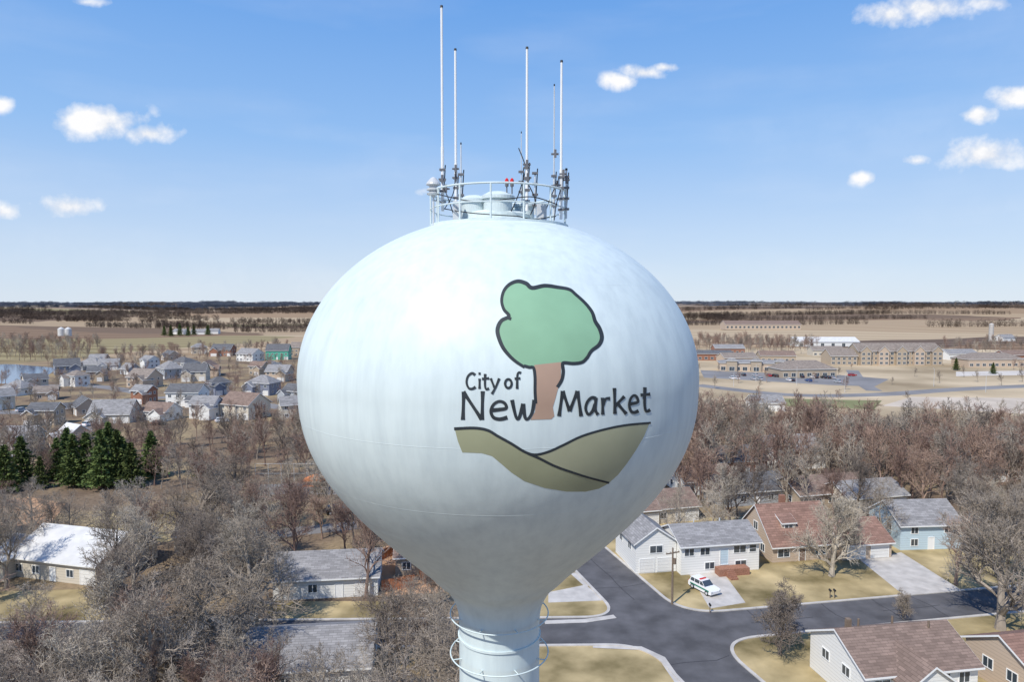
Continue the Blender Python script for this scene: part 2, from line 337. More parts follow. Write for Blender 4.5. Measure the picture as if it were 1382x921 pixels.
sheetpx('yard_lawn',[(-40,850),(-40,800),(140,795),(150,845)],.005,M['lawn'])
sheetpx('sports_court',[(335,668),(345,655),(470,650),(470,668)],.006,M['lot'])
sheetpx('yard_soil',[(520,805),(500,745),(560,725),(600,800)],.007,M['dirt'])
sheetpx('dry_field',[(900,548),(1000,560),(1500,600),(1700,560),(1700,478),(1250,470),(940,470),(900,480)],.004,M['field'])
sheetpx('parking_lot',[(945,500),(1140,507),(1200,512),(1180,522),(1120,520),(950,510)],.012,M['lot'])
ribbon('side_road',cat([G(940,520),G(1060,533),G(1180,533),G(1290,526),G(1420,520),G(1600,514)],6),10,.002,.020,M['lot'])
ribbon('side_road',cat([G(1180,528),G(1160,515),G(1150,500)],4),7,.002,.024,M['lot'])
sheetpx('gravel_lot',[(1190,548),(1400,560),(1420,538),(1230,536)],.008,mat('gravel',(.52,.44,.35),1,.15,.05))
sheetpx('gravel_lot',[(1290,508),(1420,506),(1420,500),(1290,502)],.008,mat('gravel_pale',(.55,.5,.44),1,.1,.05))
sheetpx('grass_patch',[(1010,547),(1180,553),(1190,541),(1040,538)],.008,mat('green_grass',(.20,.2,.09),1,.3,.05))
PONDpx=[(-300,519),(20,518),(62,509),(78,497),(20,492),(-300,492)]
sheetpx('pond',PONDpx,.02,M['water']); POND=[G(*p) for p in PONDpx]
# ------------------------------------------------------------------ houses
foot=[]
def window(mb,face,L_,D,c,z,wd,ht,kind='w'):
    def bx(a0,a1,z0,z1,p0,p1,m_):
        if face=='F': mb.box(a0,a1,-p1,-p0,z0,z1,m_)
        elif face=='B': mb.box(a0,a1,D+p0,D+p1,z0,z1,m_)
        elif face=='L': mb.box(-L_/2-p1,-L_/2-p0,a0,a1,z0,z1,m_)
        else: mb.box(L_/2+p0,L_/2+p1,a0,a1,z0,z1,m_)
    a0,a1,z0,z1=c-wd/2,c+wd/2,z-ht/2,z+ht/2; t=.09
    if kind=='g':
        n=4
        for i in range(n): bx(a0,a1,z0+ht*i/n+.02,z0+ht*(i+1)/n-.02,0.0,.05,2)
        bx(a0-t,a0,z0,z1,0,.08,0); bx(a1,a1+t,z0,z1,0,.08,0); bx(a0-t,a1+t,z1,z1+t,0,.08,0); return
    bx(a0,a1,z0,z1,0.0,.02,1 if kind!='d' else 3)
    bx(a0-t,a0,z0-t,z1+t,0,.07,0); bx(a1,a1+t,z0-t,z1+t,0,.07,0); bx(a0,a1,z1,z1+t,0,.07,0); bx(a0,a1,z0-t,z0,0,.07,0)
    if kind=='w':
        if wd>1.1: bx(c-.035,c+.035,z0,z1,.02,.055,0)
        else: bx(a0,a1,z-.03,z+.03,.02,.055,0)
def body(par,L_,D,Hh,rise,wall,roof,hip,wins,ox=0,oy=0,oz=0,o=.5,door='trim',tag='',rz=0):
    t=.2; k=rise/(D/2)
    e=empty('block'+tag,(ox,oy,oz),rz,par)
    if hip:
        mb=MB(); mb.box(-L_/2,L_/2,0,D,0,Hh)
        mb.obj('walls',[M[wall]],parent=e)
        rb=MB(); x=L_/2+o; rl=max(.3,(L_-D)/2); z=Hh; y0,y1=-o,D+o
        rb.box(-x,x,y0,y1,z-.0,z+t,1)
        A_=(-x,y0,z+t+.003);B_=(x,y0,z+t+.003);C_=(x,y1,z+t+.003);D_=(-x,y1,z+t+.003);E_=(-rl,D/2,z+rise);F_=(rl,D/2,z+rise)
        for q in ((A_,B_,F_,E_),(B_,C_,F_),(C_,D_,E_,F_),(D_,A_,E_)): rb.poly(q)
        rb.obj('roof',[M[roof],M['trim']],parent=e)
    else:
        mb=MB(); pk=Hh+k*D/2-.01
        mb.prism([(0,0),(D,0),(D,Hh-.01),(D/2,pk),(0,Hh-.01)],'x',-L_/2,L_/2)
        mb.obj('walls',[M[wall]],parent=e)
        rb=MB(); ze=Hh+t-k*o; zr=Hh+t+rise; x=L_/2+o*.7
        rb.prism([(-o,ze),(-o,ze-t),(D/2,zr-t),(D/2,zr)],'x',-x,x); rb.prism([(D/2,zr),(D/2,zr-t),(D+o,ze-t),(D+o,ze)],'x',-x,x)
        ff=MB()
        ff.box(-x,x,-o-.04,-o-.003,ze-t-.02,ze-.02); 
        for sx_ in (-1,1):
            xx=sx_*(x+.02); q=[(-o,ze-t-.03),(D/2,zr-t-.03),(D+o,ze-t-.03),(D+o,ze-.01),(D/2,zr-.01),(-o,ze-.01)]
            ff.prism(q,'x',min(xx,xx-sx_*.017),max(xx,xx-sx_*.017))
        rb.obj('roof',[M[roof]],parent=e); ff.obj('fascia',[M['trim']],parent=e)
    if wins:
        wb=MB()
        for a in wins: window(wb,a[0],L_,D,*a[1:])
        wb.obj('windows_and_doors',[M['trim'],M['glass'],M['gdoor'],M[door]],parent=e)
    return e
def house(name,pos,ang,L_,D,Hh,rise,wall,roof,hip=False,wins=(),door='trim'):
    e=empty(name,(pos[0],pos[1],0),ang)
    body(e,L_,D,Hh,rise,wall,roof,hip,wins,door=door)
    c=Vector((pos[0],pos[1],0))+Matrix.Rotation(ang,3,'Z')@Vector((0,D/2,0)); foot.append((c.x,c.y,max(L_,D)*.5+1.0))
    return e
def extra(par,mb,name,mats): return mb.obj(name,mats,parent=par)
ga=math.atan2(bR.y,bR.x)
rnd=random.Random(3)
def autow(L_,Hh,D):
    ws=[]; st=2 if Hh>4.5 else 1
    for s in range(st):
        n=max(2,int(L_/3)); 
        for i in range(n):
            x=-L_/2+(i+.5)*L_/n
            if s==0 and i==n-1: ws.append(('F',x,1.1,min(2.6,L_/n-.4),2.2,'g'))
            elif s==0 and i==n//2: ws.append(('F',x,1.05,1,2.1,'d'))
            else: ws.append(('F',x,1.5+s*2.7,1.2,1.1,'w'))
        for f in 'LR':
            for y in (.3,.7): ws.append((f,D*y,1.5+s*2.7,1.0,1.1,'w'))
    return ws
# white split-level
h=house('white_split_level_house',G(972,773),ga,13,8.5,4.6,1.9,'white','r_gray',wins=[('F',-5.2,3.5,1.5,1.1),('F',-2.6,3.5,1.5,1.1),('F',-1.8,1.2,1.5,1.0),('F',.6,2.4,1.3,2.3,'d'),('F',3.2,3.5,2.0,1.1),('F',5.4,3.5,1.1,1.1),('F',3.4,1.2,1.8,.9),('L',3,3.5,1.2,1.2)],door='bluew')
body(h,9.5,6.6,4.9,2.2,'white','r_gray',False,[('L',1.9,1.2,2.3,2.1,'g'),('L',4.8,1.2,2.3,2.1,'g'),('L',3.3,3.7,2.0,1.1),('B',-2,3.6,1.3,1.1),('B',2,3.6,1.3,1.1)],ox=-6.6,oy=6.4,tag='_wing',rz=math.pi/2)
mb=MB(); mb.box(-1,4,-1.7,-.1,0,1.1); 
for i in range(5): mb.box(.1,1.3,-1.72-.3*(i+1),-1.72-.3*i,0,1.0-.18*i)
extra(h,mb,'brick_stoop',[M['brick']])
mb=MB(); mb.tube((2,4.4,6.2),(2,4.4,7.1),.1,.1,8); mb.tube((-2,5.4,5.9),(-2,5.4,6.8),.08,.08,8); extra(h,mb,'roof_vents',[M['metal']])
# tan gabled house
h=house('tan_gabled_house',G(1086,757),ga,11.5,10.5,2.9,5.0,'sand','r_red',wins=[('F',-3.8,1.5,2.0,1.3),('F',-.5,1.05,1,2.1,'d'),('F',2.8,1.5,2,1.2),('L',3,1.5,1.2,1.2),('L',7,1.5,1.2,1.2),('L',5.2,4.5,1.2,1.3)],door='r_brown')
body(h,2.4,4,1.4,.9,'cream','r_red',False,[('F',0,.8,1.4,.8)],ox=-1.8,oy=1.9,oz=4.3,o=.25,tag='_dormer')
body(h,9,9,2.7,2.6,'sand','r_red',False,[('F',-2,1.15,3.2,2.2,'g'),('F',2.3,1.15,3.2,2.2,'g')],ox=10.4,oy=-1.2,tag='_garage')
mb=MB(); mb.box(-.5,.4,6.5,7.2,5,8.9); extra(h,mb,'chimney',[M['brick']])
# pale blue house
h=house('pale_blue_house',G(1256,742),ga-.1,11,9,4.4,2.8,'bluew','r_gray',wins=[('F',-3,1.3,1.2,1.1),('F',-3,3.4,1.2,1.1),('F',0,1.05,1,2.1,'d'),('F',3,3.4,1.3,1.1),('L',3,3.2,1.2,1.1),('L',6,3.2,1.2,1.1),('L',4.5,1.3,1.2,1.1)])
# bottom right white house
h=house('white_brown_roof_house',G(1243,958),ga-.02,13.0,9.4,4.2,2.4,'white','r_brown',wins=[('F',-4.6,3.0,1.8,1.0),('F',4.9,3.0,1.2,1.1),('F',2.6,3.0,1.2,1.1),('L',3,3.0,1.2,1.0),('L',6.5,3.0,1.2,1.0)])
body(h,6,5,4.0,1.8,'white','r_brown',False,[('L',2.5,3.0,1.5,1.2),('B',1,3,1,1)],ox=1.8,oy=.7,tag='_porch',rz=math.pi/2)
mb=MB(); 
for (x,y,z) in ((-3,6.0,6.2),(1,5.8,6.3),(4.0,4,6.4)): mb.tube((x,y,z-.6),(x,y,z+.8),.12,.12,8)
mb.box(-4.6,-4.1,5.6,6.1,5.6,7.2); extra(h,mb,'roof_vents',[M['pole']])
h=house('tan_house',G(1472,955),ga,13,9,3.6,2.3,'sand','r_red',wins=[('F',-3,1.5,1.6,1.2),('L',3,2.2,1.2,1.1),('L',6,2.2,1.2,1.1)])
for (nm,u,v,L_,D,Hh,ri,wl,rf,a) in (
 ('cream_house',1078,634,15,10,4.8,3.0,'white','r_gray',.2),('gray_roof_house',1022,682,16,10,3,2.4,'gray','r_dark',.25),('red_house',1000,642,14,10,3.6,2.6,'brick','r_dark',.2),
 ('brown_roof_house',1130,684,18,10,3,2.4,'tan','r_brown',.25),('white_house',958,668,12,9,3.2,2.2,'white','r_brown',.2),('gray_house',1215,612,13,10,3.6,2.6,'gray','r_gray',.1),
 ('cream_house',1330,652,14,10,3.2,2.4,'cream','r_brown',.1),('white_house',1378,632,13,10,4.8,2.8,'white','r_gray',0),('white_house',905,706,12,9,3,2.2,'cream','r_brown',.25),('cream_house',1038,556,12,9,3.4,2.4,'white','r_gray',0),
 ('tan_house',850,712,12,9,3,2.2,'tan','r_brown',.25),('cream_house',1185,690,14,9,3,2.2,'cream','r_gray',.25)):
    house(nm,G(u,v),a,L_,D,Hh,ri,wl,rf,wins=autow(L_,Hh,D))
# lower-left houses
h=house('white_gray_roof_house',G(440,808),.12,14.5,9,3,2.2,'white','r_gray',wins=autow(14.5,3,9))
h=house('gray_roof_house',G(408,940),.1,14,10,3,2.1,'white','r_gray',wins=autow(14,3,9))
h=house('pale_roof_house',G(72,785),-.25,16,12,3.2,3.0,'cream','r_light',wins=autow(16,3.2,12))
body(h,8,9,3.2,2.6,'cream','r_light',True,[],ox=-11,oy=-2,tag='_wing')
h=house('brick_house',G(30,962),.15,13,9,3.2,2.2,'brick','r_tan',wins=autow(13,3.2,9))
h=house('tan_house',G(258,915),.2,12,8,2.8,2.0,'tan','r_dark',wins=autow(12,2.8,8))
h=house('tan_house',G(578,776),.1,10,8,3,2.0,'tan','r_brown',wins=autow(10,3,8))
h=house('gray_roof_house',G(290,745),.1,13,9,3,2.2,'cream','r_dark',wins=autow(13,3,9))
# left neighbourhood
lst=[(15,534,42,'white','r_gray',0),(4,553,36,'cream','r_gray',0),(50,527,34,'cream','r_dark',0),(92,506,36,'slate','r_dark',0),(118,500,36,'gray','r_gray',0),(62,540,34,'sand','r_tan',0),
(146,500,28,'white','r_gray',0),(185,524,40,'sand','r_tan',1),(217,511,40,'gray','r_gray',1),(240,502,30,'white','r_dark',0),(262,515,36,'cream','r_dark',1),(292,507,36,'sand','r_brown',0),
(207,568,46,'white','r_brown',0),(147,572,60,'cream','r_gray',0),(316,566,56,'cream','r_brown',0),(188,545,32,'brick','r_gray',1),(348,534,40,'slate','r_gray',1),
(373,515,32,'sand','r_gray',0),(330,488,32,'white','r_gray',1),(298,481,30,'brick','r_dark',0),(345,507,28,'tan','r_brown',0),(392,545,34,'gray','r_dark',1),(130,491,26,'cream','r_gray',0),
(22,615,46,'white','r_gray',0),(88,610,44,'sand','r_light',0),(395,566,40,'cream','r_gray',0),(265,496,26,'slate','r_dark',0),(95,522,30,'white','r_tan',1),(130,515,28,'tan','r_dark',0),
(300,533,34,'slate','r_dark',1),(168,506,26,'gray','r_gray',0),(375,499,26,'white','r_dark',0),(270,478,24,'cream','r_gray',0),(222,486,24,'sand','r_dark',0),(195,497,24,'white','r_gray',0),(100,560,40,'sand','r_dark',0),(272,566,40,'white','r_gray',1),(55,575,42,'tan','r_dark',0)]
for (u,v,wpx,wl,rf,two) in lst:
    p=G(u,v); L_=wpx*p.y/F*.88*rnd.uniform(.85,1.1); D=min(L_*.75,11); Hh=5.4 if (two or rnd.random()<.5) else 3.4
    a=rnd.uniform(-.9,.9)
    if rnd.random()<.3: a+=math.pi/2
    h=house('suburban_house',p,a,L_,D,Hh,D*rnd.uniform(.3,.42),wl,rf,wins=autow(L_,Hh,D),hip=rnd.random()<.1)
    if rnd.random()<.8: 
        wgl=L_*.42
        body(h,L_*.5,wgl,Hh*.8,wgl*.36,wl,rf,False,[('L',wgl/2,1.15,min(4.4,wgl*.7),2.1,'g')],ox=L_*.28*rnd.choice((-1,1))+wgl/2,oy=L_*.25-2.6,tag='_garage',rz=math.pi/2)
p=G(246,549); h=house('white_two_storey_house',p,-.05,13.5,9,5.8,2.8,'white','r_dark',wins=autow(13.5,5.8,9)); body(h,6.5,7,3,1.6,'white','r_dark',False,[('F',0,1.15,4.6,2.2,'g')],ox=6,oy=-3,tag='_garage')
p=G(374,486); house('green_two_storey_house',p,.1,16,11,7,4.2,'green','r_dark',wins=autow(16,7,11))
p=G(403,481); house('tan_two_storey_house',p,0,13,10,7,3.6,'tan','r_tan',wins=autow(13,7,10))
# commercial buildings
def wrow(L_,n,z,wd=1.6,ht=1.4,f='F',o=0): return [(f,o-L_/2+(i+.5)*L_/n,z,wd,ht,'w') for i in range(n)]
h=house('apartment_building',G(1214,493),.02,56,15,9.4,4.8,'tan','r_tan',wins=sum([wrow(56,16,z,1.9,1.6) for z in (1.6,4.6,7.6)],[]))
for i,x in enumerate((-24,-12,0,12,24)): body(h,5,7,9.4,3.4,'sand' if i%2 else 'tan','r_tan',False,sum([wrow(7,2,z,1.8,1.5,'L',3.5) for z in (1.6,4.6,7.6)],[]),ox=x+3.5,oy=0.2,tag='_bay',rz=math.pi/2)
body(h,18,14,6.4,4.2,'tan','r_tan',False,sum([wrow(18,5,z,1.8,1.5) for z in (1.6,4.4)],[]),ox=-38,oy=-1,tag='_wing')
h=house('retail_building',G(1020,502),-.22,42,14,5,1.8,'sand','r_gray',hip=True,wins=wrow(42,10,1.6,2.6,2.2))
for x in (-14,0,14): body(h,6,3,6.4,1.6,'tan','r_gray',True,[('F',0,1.6,3,2.4)],ox=x,oy=-1.6,tag='_entrance')
h=house('retail_building',G(1092,510),.1,32,16,4.5,4.6,'tan','r_tan',hip=True,wins=wrow(32,7,1.6,2.4,2))
h=house('white_barn',G(1117,468),0,60,20,4.5,4,'white','r_light',wins=wrow(60,6,1.6,3,3))
h=house('brick_row_building',G(1030,447),0,110,26,8,5,'sand','r_brown',wins=wrow(110,18,4,3,3)); h.location.z=terr(h.location.x,h.location.y)
h=house('office_building',G(1345,496),.05,38,16,5,4,'sand','r_tan',hip=True,wins=wrow(38,9,1.6,2.2,1.6))
h=house('warehouse',G(965,487),0,26,14,5,2,'brick','r_dark',wins=wrow(26,6,1.8,2,1.6))
for (u,v,wl_,rf_) in ((1000,492,'sand','r_tan'),(1118,481,'cream','r_tan'),(1300,486,'white','r_gray'),(1378,488,'brick','r_brown'),(1050,489,'tan','r_brown'),(985,478,'brick','r_gray')):
    house('commercial_building',G(u,v),rnd.uniform(-.2,.2),24,12,4.6,2.8,wl_,rf_,wins=wrow(24,6,1.6,1.8,1.5))
def silo(u,v,r,h_,mt=None):
    p=G(u,v); z=terr(p.x,p.y); e=empty('grain_silo',(p.x,p.y,z)); revolve([(r,-2),(r,h_),(r*.5,h_+r*.35),(.1,h_+r*.6),(0,h_+r*.6)],24,'silo_shell',mt or M['r_light'],e,smooth=False)
silo(83,455,3.6,8.5); silo(92.5,455,3.6,8.5); silo(1337,462,2.2,18,M['conc'])
for (u,v) in ((88,455),(1337,462)): foot.append((G(u,v).x,G(u,v).y,50))
for (u,v) in ((240,452),(268,452),(285,451),(1362,462)):
    p=G(u,v); h=house('farm_building',p,rnd.uniform(-.4,.4),18,10,4,3,'white','r_gray'); h.location.z=terr(p.x,p.y)
# ------------------------------------------------------------------ trees
def tree_mesh(name,seed,Ht,mt,counts=(10,7,6,5),twig=.017,up=.25,spread=1.0,trunkfrac=.3,tr=.24):
    R=random.Random(seed); V=[];Fc=[]
    sides=(7,5,4,3,3)
    segs=(7,5,4,3,2)
    def branch(p,d,ln,r,lv):
        k=sides[lv]; ns=segs[lv]; pts=[]; p=p.copy(); d=d.copy(); rend=max(twig*.55,r*(.32 if lv else .25))
        base=len(V)
        for i in range(ns+1):
            t=i/ns; rr=r+(rend-r)*t
            if lv==0 and i==0: rr*=1.35
            a=d.orthogonal().normalized(); b_=d.cross(a)
            for j in range(k):
                an=6.2832*j/k; q=p+(a*math.cos(an)+b_*math.sin(an))*rr; V.append((q.x,q.y,q.z))
            pts.append((p.copy(),d.copy(),rr))
            if i<ns:
                p=p+d*(ln/ns); jit=.10 if lv==0 else .26
                d=(d+Vector((R.gauss(0,jit),R.gauss(0,jit),R.gauss(0,jit*.7)+up*(.12 if lv else .2)))).normalized()
        for i in range(ns):
            for j in range(k):
                j2=(j+1)%k; a=base+i*k; Fc.append((a+j,a+j2,a+k+j2,a+k+j))
        if lv>=len(counts): return
        n=counts[lv]
        for c_ in range(n):
            f=(trunkfrac+(1-trunkfrac)*(c_+R.random())/n) if lv==0 else (.15+.85*(c_+R.random())/n)
            f=min(f,.999); x=f*ns; i=int(x); t=x-i
            q=pts[i][0].lerp(pts[i+1][0],t); dd=pts[i][1]; rr=pts[i][2]
            a=dd.orthogonal().normalized(); an=c_*2.4+R.uniform(-.5,.5)
            side=Matrix.Rotation(an,3,dd)@a
            ang=math.radians(R.uniform(32,62))*spread
            nd=(dd*math.cos(ang)+side*math.sin(ang)+Vector((0,0,up*.5))).normalized()
            nl={0:Ht*.50*(1.1-.62*f),1:ln*.52*(1.15-.5*f),2:ln*.55*(1.1-.4*f),3:ln*.6}[lv]*R.uniform(.75,1.2)
            branch(q,nd,nl,max(twig,rr*{0:.62,1:.6,2:.55,3:.6}[lv]),lv+1)
    branch(Vector((0,0,-.1)),Vector((R.uniform(-.05,.05),R.uniform(-.05,.05),1)).normalized(),Ht*.82,tr,0)
    me=bpy.data.meshes.new(name); me.from_pydata(V,[],Fc); me.materials.append(mt); me.update(); return me
hiT=[tree_mesh('bare_tree_crown',10+i,11,M[('bark','bark2','bark','barkred','bark2')[i]],(11,7,6,4),.02,up=(.25,.3,.15,.35,.2)[i],spread=(1,.85,1.25,.8,1.1)[i],trunkfrac=(.25,.3,.2,.25,.28)[i]) for i in range(5)]
oak=tree_mesh('oak_crown',77,14,M['bark'],(13,9,7,5),.022,up=.12,spread=1.3,trunkfrac=.2,tr=.45)
big=tree_mesh('cottonwood_crown',91,17,M['bark2'],(14,10,8,5),.028,up=.35,spread=.9,trunkfrac=.12,tr=.5)
shrub=tree_mesh('crabapple_crown',55,8.5,M['bark'],(13,9,7,5),.022,up=.15,spread=1.2,trunkfrac=.12,tr=.2)
loT=[tree_mesh('wood_tree_crown',30+i,11,M[('bark','barkred','bark2','barkred')[i]],(10,7,6),.035,up=.35,spread=(.8,.9,.7,.65)[i],trunkfrac=.25,tr=.18) for i in range(4)]
def place(name,me,x,y,s,parent=None,z=0,sz=None):
    o=bpy.data.objects.new(name,me); o.location=(x,y,z); o.rotation_euler=(0,0,random.uniform(0,6.28)); o.scale=(s,s,sz or s*random.uniform(.9,1.15)); col.objects.link(o)
    if parent: o.parent=parent
    return o
def inpoly(x,y,poly):
    c_=False; n=len(poly)
    for i in range(n):
        a=poly[i]; b_=poly[i-1]
        if (a[1]>y)!=(b_[1]>y) and x<(b_[0]-a[0])*(y-a[1])/(b_[1]-a[1])+a[0]: c_=not c_
    return c_
CLR=[[G(*p) for p in q] for q in ([(-80,738),(-80,662),(240,660),(250,728)],[(320,690),(335,652),(490,648),(490,690)],[(505,830),(500,740),(560,720),(610,810)])]
for (u,v,wd) in ((75,800,125),(455,822,90),(430,955,100)):
    CLR.append([G(u-wd*.5,v-12),G(u+wd*.5,v-12),G(u+wd*.45,v+42),G(u-wd*.45,v+42)])
def clear(x,y,r=0):
    for (a,b_,c_) in foot:
        if (x-a)**2+(y-b_)**2<max(.5,c_+r)**2: return False
    p=Vector((x,y,0))-O
    for d,wd,mx_ in ((aU,WA,75),(aD,WA,60),(bR,WB,150),(bL,WB,110)):
        t=p.dot(d)
        if -6<t<mx_ and abs(p.x*d.y-p.y*d.x)<wd+1.5: return False
    if math.hypot(x+.4,y-21.5)<9: return False
    if inpoly(x,y,POND): return False
    for q in CLR:
        if inpoly(x,y,q): return False
    return True
def scatter(px,n,meshes,s0,s1,name='bare_tree',parent=None,mind=3.0,r=0):
    poly=[G(*p) for p in px]; x0=min(p.x for p in poly);x1=max(p.x for p in poly);y0=min(p.y for p in poly);y1=max(p.y for p in poly)
    got=[]; tries=0
    while len(got)<n and tries<n*60:
        tries+=1; x=random.uniform(x0,x1); y=random.uniform(y0,y1)
        if not inpoly(x,y,poly) or not clear(x,y,r): continue
        if any((x-a)**2+(y-b_)**2<mind*mind for a,b_ in got): continue
        got.append((x,y)); place(name,random.choice(meshes),x,y,random.uniform(s0,s1),parent)
def at(name,me,u,v,s):
    p=G(u,v); return place(name,me,p.x,p.y,s,sz=s)
at('oak_tree',oak,338,868,1.1); at('oak_tree',oak,185,862,.9); at('oak_tree',oak,262,800,.85)
at('cottonwood_tree',big,1350,850,1.05); at('bare_tree',big,1122,778,.75); at('crabapple_tree',shrub,1052,884,1.0); at('crabapple_tree',shrub,1218,836,.45)
at('bare_tree',hiT[3],985,715,1.1); at('bare_tree',hiT[3],1290,790,1.0); at('cottonwood_tree',big,1405,806,.9)
scatter([(-90,1080),(640,1080),(600,860),(540,720),(420,700),(-90,720)],82,hiT+[oak],.75,1.2,mind=4.0,r=-1.5)
scatter([(-60,1100),(330,1100),(300,960),(-60,950)],20,hiT,.75,1.1,mind=2.5,r=-1)
scatter([(500,900),(612,900),(600,800),(520,780)],8,hiT,.45,.7,mind=2)
wl=empty('left_woods'); wr=empty('right_woods')
scatter([(-80,690),(520,690),(480,610),(430,592),(-80,600)],150,loT,.65,1.05,'wood_tree',wl,3)
scatter([(860,700),(860,640),(940,590),(1100,598),(1500,604),(1500,690),(1200,690),(1000,690)],310,loT,.85,1.35,'wood_tree',wr,3,-1)
scatter([(880,740),(1010,700),(1500,700),(1500,735),(1290,740)],22,hiT,.8,1.2,mind=4)
sub=empty('suburb_trees')
scatter([(-60,600),(430,592),(430,480),(100,485),(-60,520)],230,loT,.4,.8,'street_tree',sub,7)
cw=empty('creek_woods')
scatter([(-100,490),(110,487),(140,466),(-100,462)],210,loT,.7,1.1,'wood_tree',cw,6)
scatter([(110,488),(400,476),(400,472),(140,480)],60,loT,.6,1.0,'wood_tree',cw,5)
scatter([(940,475),(1090,478),(1110,468),(940,462)],130,loT,.7,1.1,'wood_tree',cw,5)
scatter([(1270,478),(1500,482),(1500,466),(1270,468)],110,loT,.6,1.0,'wood_tree',cw,5)
scatter([(860,605),(1130,596),(1000,566),(900,560)],50,loT,.6,1.0,'wood_tree',cw,4)
scatter([(930,545),(1500,590),(1500,500),(940,495)],40,loT,.3,.6,'wood_tree',cw,10)
# pines
def pine_mesh(name,seed,Ht,rad,n=3000):
    R=random.Random(seed); mb=MB(); mb.tube((0,0,0),(0,0,Ht*.95),.2,.04,6,1)
    for i in range(n):
        t=R.random()**1.25; z=Ht*(.08+.9*t); rr=rad*(1-t)**.75*(.75+.35*math.sin(z*4+R.random()*2))*math.sqrt(R.uniform(.15,1)); a=R.uniform(0,6.283)
        rr*= .8+.3*math.sin(a*5+z*1.3)
        c_=Vector((rr*math.cos(a),rr*math.sin(a),z-rr*.12)); s=R.uniform(.22,.5)
        d1=Vector((math.cos(a)+R.gauss(0,.5),math.sin(a)+R.gauss(0,.5),R.gauss(0,.4)+.1)).normalized()*s*1.5; d2=d1.orthogonal().normalized(); d2=Matrix.Rotation(R.uniform(0,6.28),3,d1)@d2*s*.6
        mb.poly([c_-d2,c_+d1,c_+d2],0)
    me=bpy.data.meshes.new(name); me.from_pydata(mb.v,[],mb.f); me.materials.append(M['pine']); me.materials.append(M['trunk']); me.polygons.foreach_set('material_index',mb.m); return me
pines=[pine_mesh('pine_crown',i,11.5,4.2) for i in range(3)]
for (u,v,s) in ((30,655,1.0),(8,665,1.0),(78,648,.85),(100,658,1.0),(118,655,1.15),(138,660,1.05),(160,657,1.1),(178,658,.95),(205,645,.95),(92,642,.95),(148,642,1.0),(-20,655,1.1),(128,646,1.0),(166,648,1.0),(55,660,.6)):
    p=G(u,v); place('pine_tree',random.choice(pines),p.x,p.y,s)
for (u,v,s) in ((270,645,.55),(222,454,1.0),(231,455,1.1),(243,454,1.2),(254,454,1.0),(262,453,1.1),(281,453,1.2),(1340,505,.6),(1290,500,.6)):
    p=G(u,v); place('spruce_tree',pines[0],p.x,p.y,s,z=terr(p.x,p.y))
# distant woods
def clump(name,seed,mt,n=30,wd=60,dp=18):
    R=random.Random(seed); mb=MB()
    for i in range(n):
        cx,cy=R.uniform(-wd/2,wd/2),R.uniform(-dp/2,dp/2); h_=R.uniform(7,12); rr=R.uniform(2.5,4.5)
        for k in range(75):
            a=R.uniform(0,6.283); el_=R.uniform(-1,1); q=math.sqrt(1-el_*el_)*rr*R.random()**.3
            c_=Vector((cx+q*math.cos(a),cy+q*math.sin(a),h_*.58+el_*h_*.42)); s=R.uniform(.4,1.1)
            d1=Vector((R.gauss(0,1),R.gauss(0,1),R.gauss(0,1)+.8)).normalized()*s; d2=d1.orthogonal().normalized()*s*.5
            mb.poly([c_-d2,c_+d1,c_+d2])
        mb.tube((cx,cy,-1),(cx,cy,h_*.7),.3,.1,3,cap=False)
    me=bpy.data.meshes.new(name); me.from_pydata(mb.v,[],mb.f); me.materials.append(mt); return me
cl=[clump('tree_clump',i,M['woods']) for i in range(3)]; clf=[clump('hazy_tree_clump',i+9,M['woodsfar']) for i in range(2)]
dw=empty('distant_woods')
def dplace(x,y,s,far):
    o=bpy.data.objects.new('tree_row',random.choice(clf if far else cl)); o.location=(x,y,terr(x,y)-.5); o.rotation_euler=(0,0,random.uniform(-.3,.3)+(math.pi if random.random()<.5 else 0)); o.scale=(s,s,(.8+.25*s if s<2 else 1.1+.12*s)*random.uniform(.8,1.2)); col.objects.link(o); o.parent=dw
for i in range(60):
    d=900*(8)**(random.random()**.8*.9); th=math.radians(random.uniform(-44,44)); x=d*math.sin(th); y=d*math.cos(th)
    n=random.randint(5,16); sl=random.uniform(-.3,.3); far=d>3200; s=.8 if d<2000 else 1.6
    for k in range(n):
        xx=x+(k-n/2)*44*s; yy=y+(k-n/2)*44*s*sl+random.uniform(-8,8)*s
        if math.hypot(xx,yy)>800 and clear(xx,yy): dplace(xx,yy,s,far)
for i in range(26):
    d=random.uniform(1500,3800); th=math.radians(random.uniform(-44,44))
    for k in range(14):
        x=d*math.sin(th)+random.gauss(0,110); y=d*math.cos(th)+random.gauss(0,45); dplace(x,y,1.3,d>3000)
for i in range(600):
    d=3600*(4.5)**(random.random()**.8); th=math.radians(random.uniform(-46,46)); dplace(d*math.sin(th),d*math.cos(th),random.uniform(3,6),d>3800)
# ------------------------------------------------------------------ water tower
TD=21.57; TX=(673.5-CX)/F*TD
tower=empty('water_tower',(TX,TD,0))
sil=[(54,862),(54.5,835),(57,818),(62,806),(72,791),(88,777),(104,762),(153,722),(198,682),(233,642),(256,602),(268,560),(271.5,515)]
prof=[]
for (px,py) in sil:
    d=ray(CX+px,py); kx=d.x/d.y; kz=d.z/d.y; r=TD*math.sin(math.atan(kx)); prof.append((r,H+kz*(TD-r*r/TD)))
zc=prof[-1][1]; a_=prof[-1][0]; bb_=H+2.62-zc
pp=[(1.75,0),(1.75,.3),(1.5,2.5),(1.3,5.5),(prof[0][0],9)]
low=[(q.x,q.y) for q in cat([(r,z,0) for r,z in prof],6)]
up_=[(a_*math.cos(t),zc+bb_*math.sin(t)) for t in [math.pi/2*i/48 for i in range(1,48)]]+[(.001,zc+bb_)]
full=pp+low+up_
